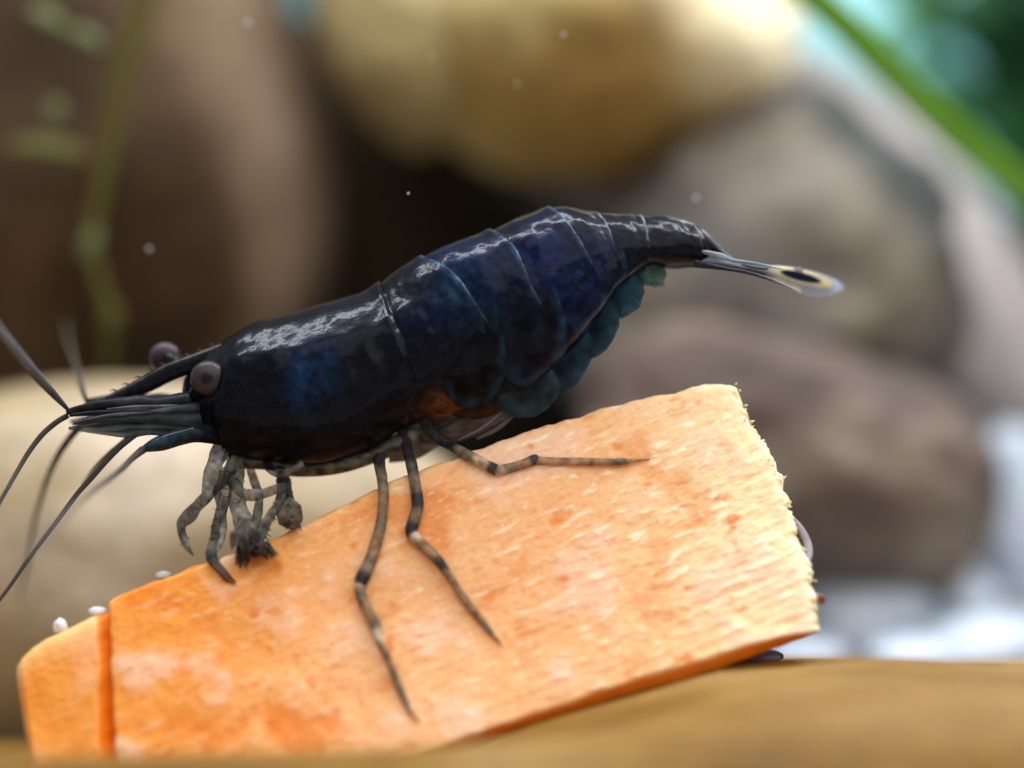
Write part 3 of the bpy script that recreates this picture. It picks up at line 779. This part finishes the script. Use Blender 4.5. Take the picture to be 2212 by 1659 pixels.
# feeding legs
MG = (0.20, 0.195, 0.165); MD = (0.075, 0.078, 0.078); MP = (0.34, 0.33, 0.29)
leg([(512, 985), (500, 1012), (474, 1040), (436, 1084), (408, 1116), (393, 1130), (392, 1148), (402, 1176), (418, 1200)], [12, 14, 14, 13.5, 13, 11, 8.5, 8, 2],
    [MG, MG, MD, MD, MD, (0.03, 0.03, 0.03), MD, MG, MG], -0.15, 'feeding_leg', contact=False)
leg([(505, 1000), (492, 1040), (482, 1090), (470, 1138), (459, 1180), (459, 1208), (476, 1232), (492, 1248), (508, 1260)], [13, 14, 13, 12, 11, 11, 10, 8, 4],
    [MG, MG, MG, MD, MG, MD, MD, (0.06, 0.045, 0.05), MD], -0.10, 'feeding_leg')
leg([(520, 995), (512, 1030), (512, 1080), (524, 1120), (536, 1150), (545, 1180), (540, 1192)], [14, 15, 17, 21, 25, 22, 12],
    [MG, MG, MG, MP, MG, (0.07, 0.06, 0.05), MD], -0.06, 'feeding_leg')
leg([(600, 995), (608, 1025), (612, 1060), (604, 1085), (588, 1110), (570, 1140), (556, 1170), (562, 1190)], [10, 12, 13, 10, 10, 12, 13, 7],
    [MG, MD, MD, MG, MG, MG, MD, MD], -0.08, 'feeding_leg')
leg([(520, 1000), (548, 1035), (560, 1075), (556, 1115), (548, 1160), (560, 1188)], [8, 9, 9, 10, 11, 5], [MD, MG, MP, MG, MD, MD], 0.05, 'feeding_leg')
leg([(470, 985), (462, 1020), (470, 1070), (482, 1120), (478, 1165), (470, 1190)], [9, 10, 8, 8, 7, 3], [MP, MP, MG, MG, MP, MP], 0.1, 'feeding_leg', contact=False)
leg([(560, 1005), (585, 1014), (615, 1022), (655, 1000)], [7, 9, 8, 6], [MD, (.04, .04, .06), MG, MP], -0.06, 'feeding_leg', contact=False)
leg([(505, 1045), (530, 1068), (560, 1068), (596, 1056), (616, 1050)], [13, 12, 11, 9, 8], [MD, MG, MP, MG, MD], -0.13, 'feeding_leg', contact=False)
leg([(612, 1040), (616, 1075), (622, 1100), (630, 1120), (633, 1138)], [16, 18, 24, 24, 10], [MD, MD, MG, (0.12, 0.10, 0.075), (0.08, 0.07, 0.05)], 0.0, 'feeding_leg')
leg([(490, 965), (470, 990), (455, 1030), (446, 1062), (440, 1090)], [16, 20, 16, 11, 5], [MP, (0.22, 0.22, 0.24), MP, MP, MP], -0.02, 'feeding_leg', contact=False)
# brush hairs on the claws
D_ = []
def hairs(cx, cy, n, ang, spread, L, col, Y, rad=18):
    for i in range(n):
        x = cx + random.uniform(-rad, rad); y = cy + random.uniform(-rad * .5, rad * .5)
        a = math.radians(random.gauss(ang, spread)); l = L * random.uniform(.5, 1.1)
        p = P(x, y, Y + random.uniform(-.04, .03)); q = P(x + math.cos(a) * l, y + math.sin(a) * l, Y + random.uniform(-.05, .03))
        D_.append(tube_data([p, (p + q) / 2, q], [.0045, .0035, .0008], seg=5, sub=2, cols=[col, col, mixc(col, (.2, .12, .06), .5)]))
Yc = on_carrot(540, 1190).y - 0.03
hairs(528, 1180, 36, 95, 8, 46, (0.06, 0.05, 0.042), Yc, 14)
hairs(568, 1178, 40, 55, 12, 34, (0.065, 0.05, 0.042), Yc, 14)
hairs(545, 1172, 40, 85, 25, 26, (0.075, 0.06, 0.05), Yc, 22)
hairs(630, 1120, 30, 80, 30, 22, (0.10, 0.08, 0.06), on_carrot(630, 1120).y - .04, 14)
hairs(510, 1150, 20, 90, 14, 40, (0.13, 0.11, 0.09), Yc, 12)
def fringe(pl, n, ang, spread, L, col, Y, w=6):
    for i in range(n):
        t = random.random() * (len(pl) - 1); k = min(int(t), len(pl) - 2); f = t - k
        x = lerp(pl[k][0], pl[k + 1][0], f) + random.uniform(-w, w); y = lerp(pl[k][1], pl[k + 1][1], f) + random.uniform(-w, w)
        a = math.radians(random.gauss(ang, spread)); l = L * random.uniform(.4, 1.1)
        p = P(x, y, Y + random.uniform(-.02, .02)); q = P(x + math.cos(a) * l, y + math.sin(a) * l, Y + random.uniform(-.03, .03))
        D_.append(tube_data([p, (p + q) / 2, q], [.0018, .0014, .0005], seg=5, sub=2, cols=[col] * 3))
fringe([(500, 1012), (474, 1040), (436, 1084), (408, 1116)], 40, 200, 50, 18, (.16, .15, .13), -.13)
fringe([(392, 1140), (404, 1180)], 18, 150, 60, 14, (.16, .15, .13), -.2)
fringe([(492, 1040), (470, 1138), (459, 1190), (476, 1235)], 50, 170, 60, 16, (.15, .14, .12), -.16)
fringe([(512, 1030), (524, 1120), (545, 1180)], 60, 60, 60, 18, (.2, .19, .16), -.14)
fringe([(608, 1025), (588, 1110), (560, 1180)], 50, 60, 60, 16, (.18, .17, .14), -.12)
fringe([(612, 1040), (633, 1138)], 50, 60, 60, 16, (.16, .13, .10), -.1)
fringe([(1432, 612), (1400, 615)], 20, 60, 25, 9, (.10, .18, .18), -.02, 2)
fringe([(1386, 618), (1372, 655), (1335, 682), (1322, 700), (1312, 735), (1260, 778), (1244, 780), (1232, 808), (1208, 842), (1150, 880), (1100, 890)], 170, 55, 25, 11, (.09, .14, .18), -.06, 3)
Vv, Ff, Cc = join(D_); o = mesh_obj('claw_bristles', Vv, Ff, leg_mat, shrimp, Cc); o['kind'] = 'stuff'
# grey soft tissue and leg bases under the carapace
def tcol(x, y, u, v):
    k = 0.5 + 0.9 * fbm(Vector((x / 22, y / 14, 4)), 3)
    return (*mixc((0.04, 0.038, 0.036), (0.26, 0.24, 0.20), k), 0.9)
plate('underbelly', [(500, 975), (580, 985), (680, 990), (760, 975), (850, 940), (910, 890)], [(500, 1012), (580, 1016), (640, 1030), (740, 1022), (850, 985), (930, 950)],
      lambda u, v: -0.02, 0.07, tcol, seethru, shrimp)
def tcol2(x, y, u, v):
    k = 0.5 + 0.9 * fbm(Vector((x / 30, y / 10, 14)), 3)
    return (*mixc((0.10, 0.085, 0.085), (0.30, 0.27, 0.26), k), lerp(0.85, 0.5, u))
plate('underbelly', [(840, 950), (900, 930), (960, 900), (1040, 890), (1110, 880)], [(840, 1000), (900, 992), (960, 960), (1020, 945), (1100, 900)],
      lambda u, v: 0.05, 0.05, tcol2, seethru, shrimp)

# swimmerets: rounded translucent blue lobes under the tail
def lobe(cx, cy, rx, ry, rot, Y, th, c0, c1, a0, a1, seed):
    V = []; F = []; C = []
    nr, na = 10, 56
    ca, sa = math.cos(math.radians(rot)), math.sin(math.radians(rot))
    for side in (-1, 1):
        for r in range(nr + 1):
            q = r / nr
            for k in range(na):
                an = 2 * math.pi * k / na
                rr = q * (1 + 0.05 * fbm(Vector((math.cos(an) * 2.5, math.sin(an) * 2.5, seed)), 3))
                x = rx * rr * math.cos(an); y = ry * rr * math.sin(an)
                dx = cx + x * ca - y * sa; dy = cy + x * sa + y * ca
                V.append(P(dx, dy, Y + side * th * math.sqrt(max(0, 1 - q * q)) + 0.01 * mn.noise(Vector((dx / 40, dy / 40, seed)))))
                t = q ** 2
                k2 = 0.8 + 0.5 * fbm(Vector((dx / 25, dy / 25, seed)), 2)
                C.append((*[z * k2 for z in mixc(c0, c1, t)], lerp(a0, a1, sstep(0.7, 1.0, q))))
    n = (nr + 1) * na
    for s in (0, 1):
        for r in range(nr):
            for k in range(na):
                a = s * n + r * na + k; b = s * n + r * na + (k + 1) % na
                F.append((a, b, b + na, a + na))
    for k in range(na):
        a = nr * na + k; b = nr * na + (k + 1) % na; F.append((a, b, b + n, a + n))
    return mesh_obj('swimmeret', V, F, seethru, shrimp, C)
B0, B1 = (0.010, 0.025, 0.06), (0.05, 0.13, 0.19)
lobe(1398, 590, 42, 26, 8, -0.02, .02, (0.10, 0.20, 0.20), (0.13, 0.24, 0.24), .9, .6, 1)
lobe(1326, 626, 66, 62, 20, -0.05, .03, (0.012, 0.034, 0.065), (0.04, 0.11, 0.165), 1, .5, 2)
lobe(1272, 702, 62, 82, 28, -0.07, .035, (0.007, 0.018, 0.04), (0.035, 0.085, 0.125), 1, .5, 3)
lobe(1212, 770, 62, 92, 30, -0.09, .035, (0.008, 0.018, 0.032), (0.04, 0.09, 0.14), 1, .45, 4)
lobe(1136, 826, 74, 80, 40, -0.10, .035, (0.012, 0.014, 0.018), (0.06, 0.10, 0.13), 1, .45, 5)
lobe(1020, 866, 70, 40, 0, -0.08, .03, (0.012, 0.008, 0.006), (0.10, 0.042, 0.012), 1, .5, 6)
from mathutils import kdtree
_near = [v.co for v in body.data.vertices if v.co.y <= 0]
BY = [-c.y for c in _near]
KD = kdtree.KDTree(len(_near))
for _i, c in enumerate(_near): KD.insert((c.x, 0, c.z), _i)
KD.balance()
# rounded side plates of the tail segments, overlapping like scales, near and far side
def side_plate(cx, cy, rx, ry, rot, y0, c0, c1, seed, side):
    V = []; F = []; C = []; nr, na = 14, 64
    ca, sa = math.cos(math.radians(rot)), math.sin(math.radians(rot))
    for layer in (0, 1):
        for r in range(nr + 1):
            q = r / nr
            for k in range(na):
                an = 2 * math.pi * k / na
                rr = q * (1 + 0.035 * fbm(Vector((math.cos(an) * 2, math.sin(an) * 2, seed)), 3))
                x = rx * rr * math.cos(an); y = ry * rr * math.sin(an)
                dx = cx + x * ca - y * sa; dy = cy + x * sa + y * ca
                lr = sstep(-0.35, 0.85, (math.cos(an + math.radians(rot)) * 0.62 + math.sin(an + math.radians(rot)) * 0.78) * q)
                p = P(dx, dy, 0)
                ys = 0.0; ws = 0.0
                for co, _i, dd in KD.find_n((p.x, 0, p.z), 5):
                    w_ = 1 / (dd + 1e-3); ys += w_ * BY[_i]; ws += w_
                p.y = -(ys / ws + lerp(-0.006, 0.016, lr) - (0.006 if layer else 0)) * side; V.append(p)
                k2 = clamp(0.7 + 0.9 * fbm(Vector((dx / 28, dy / 28, seed)), 3), .2, 2)
                C.append((*[z * k2 for z in mixc(c0, c1, sstep(0.70, 1.0, q) * lr)], lerp(0.9, 0.45, sstep(0.8, 1.0, q)) * sstep(0.05, 0.5, lr)))
    n = (nr + 1) * na
    for l in (0, 1):
        for r in range(nr):
            for k in range(na):
                a = l * n + r * na + k; b = l * n + r * na + (k + 1) % na; F.append((a, b, b + na, a + na))
    for k in range(na):
        a = nr * na + k; b = nr * na + (k + 1) % na; F.append((a, b, b + n, a + n))
    mesh_obj('side_plate', V, F, plate_mat, shrimp, C)
plate_mat = vcol_mat('side_plate_shell', rough=0.3, ior=1.12, coat=0.42, coatrough=0.12, bumpscale=9, bumpstr=0.2, bumpdist=0.02, var=0.5, varscale=30, alpha=True)
for sd in (1, -1):
    side_plate(1300, 570, 46, 78, -16, 0, (0.004, 0.006, 0.018), (0.016, 0.036, 0.075), 44, sd)
    side_plate(1236, 618, 66, 112, -18, 0, (0.005, 0.009, 0.036), (0.018, 0.045, 0.11), 43, sd)
    side_plate(1005, 740, 84, 150, -12, 0, (0.0035, 0.0035, 0.007), (0.016, 0.042, 0.08), 41, sd)
    side_plate(1120, 690, 92, 155, -18, 0, (0.004, 0.005, 0.012), (0.020, 0.05, 0.10), 42, sd)
for (a, b, c_, r, col) in [((1205, 842), (1150, 876), (1090, 884), 1.6, (0.5, 0.40, 0.26)), ((940, 935), (985, 908), (1030, 890), 4.0, (0.05, 0.05, 0.055)),
                          ((1010, 945), (1060, 912), (1120, 868), 4.5, (0.13, 0.115, 0.12)), ((1030, 948), (1085, 918), (1150, 850), 5.0, (0.15, 0.15, 0.16)),
                          ((990, 950), (1040, 925), (1095, 880), 3.0, (0.25, 0.22, 0.22))]:
    tube('bristle', [P(*a, -.05), P(*b, -.07), P(*c_, -.08)], [r * S * .7, r * S, r * S * .5], ant_mat, shrimp, cols=[col] * 3, seg=6)

# tail fan
tail_mat = vcol_mat('tail_fan', rough=0.25, ior=1.2, coat=0.3, alpha=True, transl=0.25)
def telc(x, y, u, v): return (*mixc((0.006, 0.006, 0.010), (0.03, 0.035, 0.05), sstep(.5, 1, u)), 1)
plate('telson', [(1505, 488), (1524, 500), (1555, 530), (1580, 553), (1606, 567), (1660, 577)], [(1508, 545), (1530, 552), (1555, 562), (1580, 572), (1606, 578), (1660, 583)], -0.01, 0.03, telc, tail_mat, shrimp)
def uroc(x, y, u, v):
    c = mixc((0.02, 0.022, 0.04), (0.42, 0.48, 0.58), (1 - abs(v - 0.42) * 3.2) * 0.9 + 0.3 * fbm(Vector((x / 30, y / 4, 1)), 2))
    a = 1.0
    if x > 1640:
        t = sstep(1640, 1700, x)
        cen = (x - 1705) / 66.0
        cy = 597.5 + (x - 1729) * 0.245
        sp = ((x - 1730) / 44) ** 2 + ((y - cy) / 9.5) ** 2
        base = mixc((0.34, 0.38, 0.50), (0.85, 0.72, 0.42), clamp(1.25 - abs(math.sqrt(sp) - 1.35) * 2.2) * sstep(0.0, 0.55, 1 - v) )
        al = lerp(0.75, 0.16, sstep(0.3, 0.6, v)); al = lerp(al, 0.5, sstep(0.86, 1.0, v))
        if x > 1785: al = lerp(al, 0.6, sstep(1785, 1812, x)); base = mixc(base, (0.55, 0.64, 0.85), sstep(1785, 1810, x))
        base = mixc((0.006, 0.008, 0.03), base, sstep(0.8, 1.2, sp)); al = lerp(1.0, al, sstep(0.85, 1.2, sp))
        if x < 1730:
            lo = abs(y - (594 + (x - 1650) * 0.42)); base = mixc((0.85, 0.75, 0.5), base, sstep(3, 8, lo))
        c = mixc(c, base, t); a = lerp(a, al, t)
    return (*c, a)
plate('uropod', [(1500, 540), (1545, 552), (1590, 562), (1640, 570), (1687, 575), (1729, 581), (1771, 591), (1804, 604), (1822, 618)],
      [(1500, 578), (1545, 580), (1590, 584), (1640, 594), (1680, 609), (1718, 628), (1760, 641), (1796, 636), (1822, 624)], lambda u, v: -0.05 + 0.28 * u * u, 0.012, uroc, tail_mat, shrimp, nu=160, nv=40)
def uroc2(x, y, u, v): return (*mixc((0.02, 0.02, 0.035), (0.25, 0.26, 0.32), sstep(.5, 1, u)), lerp(1, .55, u))
plate('uropod', [(1500, 535), (1560, 550), (1620, 566), (1680, 572), (1735, 578)], [(1500, 570), (1560, 575), (1620, 580), (1680, 584), (1735, 590)], 0.05, 0.012, uroc2, tail_mat, shrimp)
plate('uropod', [(1500, 560), (1560, 574), (1620, 586), (1680, 606), (1725, 628)], [(1500, 578), (1560, 584), (1620, 594), (1680, 614), (1725, 632)], -0.09, 0.008, uroc2, tail_mat, shrimp)
tube('tail_ridge', [P(1508, 541, -.075), P(1532, 546, -.08), P(1556, 553, -.075), P(1582, 562, -.07), P(1640, 571, -.075), P(1690, 582, -.08)], [.003, .007, .008, .007, .005, .001], tail_mat, shrimp,
     cols=[(.15, .15, .17), (.3, .3, .34), (.36, .38, .45), (.22, .26, .34), (.24, .3, .36), (.2, .24, .3)], seg=8, jit=.5)

# ================================================================== PLANTS
leaf_m = plain('leaf_green', srgb(122, 168, 62), 0.45, 1.25, transl=0.45, bumpscale=6)
V = []; F = []
bl = [P(1660, -80, 2.0), P(1790, 30, 2.1), P(1920, 155, 2.2), P(2040, 275, 2.3), P(2160, 375, 2.4), P(2300, 480, 2.5), P(2500, 600, 2.6), P(2750, 820, 2.8)]
nb = 60
for i in range(nb + 1):
    t = i / nb * (len(bl) - 1); c = cr(bl, min(t, len(bl) - 1 - 1e-6)); c2 = cr(bl, min(t + 0.05, len(bl) - 1 - 1e-6)); 
    tg = (c2 - c); tg = tg.normalized() if tg.length > 1e-6 else Vector((1, 0, -1)).normalized()
    nrm = tg.cross(Vector((0, 1, 0))).normalized()
    w = 0.062 * 8 / 6 * 0.85
    for (a, d) in ((-1, 0), (-.5, -.02), (0, .02), (.5, -.02), (1, 0), (.5, .03), (0, .06), (-.5, .03)):
        V.append(c + nrm * (a * w) + Vector((0, d - abs(a) * .05, 0)))
for i in range(nb):
    for k in range(8): F.append((i * 8 + k, i * 8 + (k + 1) % 8, (i + 1) * 8 + (k + 1) % 8, (i + 1) * 8 + k))
o = mesh_obj('grass_leaf', V, F, leaf_m)
tag(centre_origin(o), 'long bright green grass leaf crossing the top right corner', 'leaf')

def leaf_data(base, tip, w, bend, n=8):
    V = []; F = []
    ax = tip - base; side = ax.cross(Vector((random.uniform(-.4, .4), 1, random.uniform(-.4, .4)))).normalized(); up = ax.cross(side).normalized()
    for i in range(n + 1):
        t = i / n; ww = w * math.sin(math.pi * min(1, t * 0.93 + 0.05)) ** 0.8
        c = base + ax * t + up * (bend * math.sin(math.pi * t))
        for s, d in ((-1, .0), (0, -.02), (1, 0), (0, .015)):
            V.append(c + side * (s * ww) + up * (d + abs(s) * .03))
    for i in range(n):
        for k in range(4): F.append((i * 4 + k, i * 4 + (k + 1) % 4, (i + 1) * 4 + (k + 1) % 4, (i + 1) * 4 + k))
    return V, F
greens = [plain('plant_green_%d' % i, c, 0.5, 1.25, transl=0.35, bumpscale=5) for i, c in enumerate((srgb(52, 100, 62), srgb(84, 136, 74), srgb(130, 214, 96), srgb(108, 164, 116)))]
def plant(name, base, n, H, spread, label, mats, lw=0.22, ll=0.7):
    r = empty(name, base)
    tag(r, label, 'plant', 'leafy plants at the back right')
    stem = [base, base + Vector((random.uniform(-.1, .1), 0, H * .5)), base + Vector((random.uniform(-.25, .25), random.uniform(-.2, .2), H))]
    tube('stem', stem, [.06, .05, .03], greens[1], r, seg=8)
    for i in range(n):
        t = 0.12 + 0.88 * i / (n - 1); p = cr(stem, t * 1.999); a = i * 2.4 + random.uniform(-.4, .4)
        d = Vector((math.cos(a), math.sin(a), random.uniform(-.1, .6)))
        Vl, Fl = leaf_data(p, p + d * ll * random.uniform(.7, 1.25) * spread, lw * random.uniform(.8, 1.2), random.uniform(-.15, .1))
        mesh_obj('leaf', Vl, Fl, random.choice(mats), r)
fz = lambda x, y: Vector((x, y, floor_z(x, y)))
plant('water_plant', fz(4.15, 8.6), 54, 4.6, 1.0, 'dark green bushy plant in the far top right corner', [greens[0], greens[0], greens[1]], .3, .9)
plant('water_plant', fz(3.3, 9.6), 30, 4.4, .7, 'bright green plant against the pale blue water behind the grass leaf', [greens[2], greens[3]], .22, .6)
plant('water_plant', fz(4.5, 7.6), 30, 3.0, .9, 'mid green plant just under the dark bushy one', [greens[1], greens[3], greens[0]], .24, .7)

# thin olive stem hanging in front of the brown stone
olive = plain('olive_stem', srgb(92, 86, 40), 0.55, 1.25, transl=0.3)
pale_olive = plain('pale_olive_leaf', srgb(112, 118, 76), 0.5, 1.25, transl=0.3)
r = empty('hanging_plant', P(230, 700, 2.25))
tag(r, 'slender olive green water plant hanging before the brown stone', 'plant')
tube('stem', [P(330, -60, 2.25), P(290, 60, 2.25), P(262, 170, 2.25), P(240, 300, 2.25), P(215, 420, 2.25), P(196, 520, 2.25), P(215, 610, 2.25), P(240, 700, 2.25), P(232, 800, 2.25)], [.05, .055, .05, .042, .036, .03, .026, .022, .012], olive, r, jit=.3)
for (a, b, w, m_) in [((150, 70), (60, 20), .05, pale_olive), ((150, 70), (232, 105), .05, pale_olive), ((215, 490), (185, 570), .04, pale_olive), ((250, 650), (225, 730), .045, olive),
                     ((130, 215), (120, 275), .045, pale_olive), ((200, 340), (10, 320), .05, olive)]:
    Vl, Fl = leaf_data(P(*a, 2.25), P(*b, 2.25), w, .02)
    mesh_obj('leaf', Vl, Fl, m_, r)

# ================================================================== SMALL THINGS
m_speck = plain('speck', (0.55, 0.57, 0.55), 0.4, transl=0.3)
def blob(name, dx, dy, Y, r, m, label, cat, group=None, sx=1, sz=1, seed=0):
    bm = bmesh.new(); bmesh.ops.create_icosphere(bm, subdivisions=3, radius=1)
    for v in bm.verts:
        h = 1 + .25 * fbm(v.co * 1.3 + Vector((seed, 2, 3)), 3); v.co = Vector((v.co.x * r * sx * h, v.co.y * r * h, v.co.z * r * sz * h))
    me = bpy.data.meshes.new(name); bm.to_mesh(me); bm.free(); me.polygons.foreach_set('use_smooth', [True] * len(me.polygons)); me.materials.append(m)
    o = bpy.data.objects.new(name, me); COL.objects.link(o); o.location = P(dx, dy, Y)
    return tag(o, label, cat, group)
for i, (x, y, Y, r, lab) in enumerate([(882, 418, .0, .006, 'sharp white speck floating in the dark gap above the shrimp'), (1217, 75, .35, .009, 'white speck floating before the middle of the yellow stone'),
      (1503, 428, .45, .012, 'soft pale speck floating just above the tail'), (935, 125, .45, .008, 'faint speck floating before the small pale ochre stone'),
      (322, 538, .5, .012, 'faint bluish speck floating before the brown stone'), (535, 50, .6, .014, 'faint speck near the top, before the pale flank of the brown stone'),
      (1118, 182, .5, .007, 'dim tiny speck low on the yellow stone')]):
    blob('floating_speck', x, y, Y, r * 0.6, m_speck, lab, 'speck', 'specks floating in the water', seed=i)
m_bub = plain('bubble', (0.82, 0.82, 0.88), 0.12, 1.33, alpha=0.75)
b_ = on_carrot(130, 1352, -0.06); blob('air_bubble', 130, 1352, b_.y, .022, m_bub, 'round air bubble on the top edge of the small carrot piece', 'bubble', seed=1)
b_ = on_carrot(210, 1320, -0.06); blob('air_bubble', 210, 1320, b_.y, .020, m_bub, 'elongated pale bubble by the upper left corner of the slice', 'bubble', sx=1.35, sz=.75, seed=2)
b_ = on_carrot(352, 1243, -0.03); blob('pulp_crumb', 352, 1243, b_.y, .018, m_speck, 'small white crumb on the top edge of the carrot below the antennae', 'crumb', sx=1.4, sz=.8, seed=3)
m_red = plain('red_speck', srgb(130, 60, 45), 0.5)
b_ = on_carrot(1774, 1294, 0.0); blob('red_crumb', 1774, 1294, b_.y, .011, m_red, 'tiny red brown crumb at the torn right end of the carrot', 'crumb', sz=1.2, seed=4)
m_hair = plain('grey_hair', srgb(150, 140, 150), 0.4)
o = tube('curled_shaving', [on_carrot(1708, 1115, -.05), on_carrot(1728, 1140, -.05), on_carrot(1744, 1172, -.05), on_carrot(1748, 1200, -.04), on_carrot(1740, 1222, -.02)], [.006, .010, .012, .010, .004], m_hair, flat=.5)
tag(centre_origin(o), 'curled grey shaving sticking out behind the right end of the carrot', 'shaving')
m_blk = plain('dark_debris', srgb(38, 36, 40), 0.5)
def LP(dx, dy, Y, r):
    p = P(dx, dy, Y); p.z = max(p.z, ledge_h(p.x, p.y) + r * 0.8); return p
o = tube('wood_splinter', [LP(1600, 1448, -.18, .01), LP(1630, 1436, -.16, .022), LP(1660, 1424, -.12, .024), LP(1690, 1418, -.1, .008)], [.010, .022, .024, .008], m_blk, jit=.4)
tag(centre_origin(o), 'black splinter lying under the right end of the carrot', 'splinter')
m_bl = plain('blue_grey_stick', srgb(140, 135, 170), 0.4)
o = tube('stick', [LP(1622, 1458, -.30, .006), LP(1650, 1452, -.30, .01), LP(1678, 1446, -.29, .01), LP(1684, 1444, -.29, .004)], [.006, .010, .010, .004], m_bl)
tag(centre_origin(o), 'short blue grey stick beside the black splinter', 'stick')
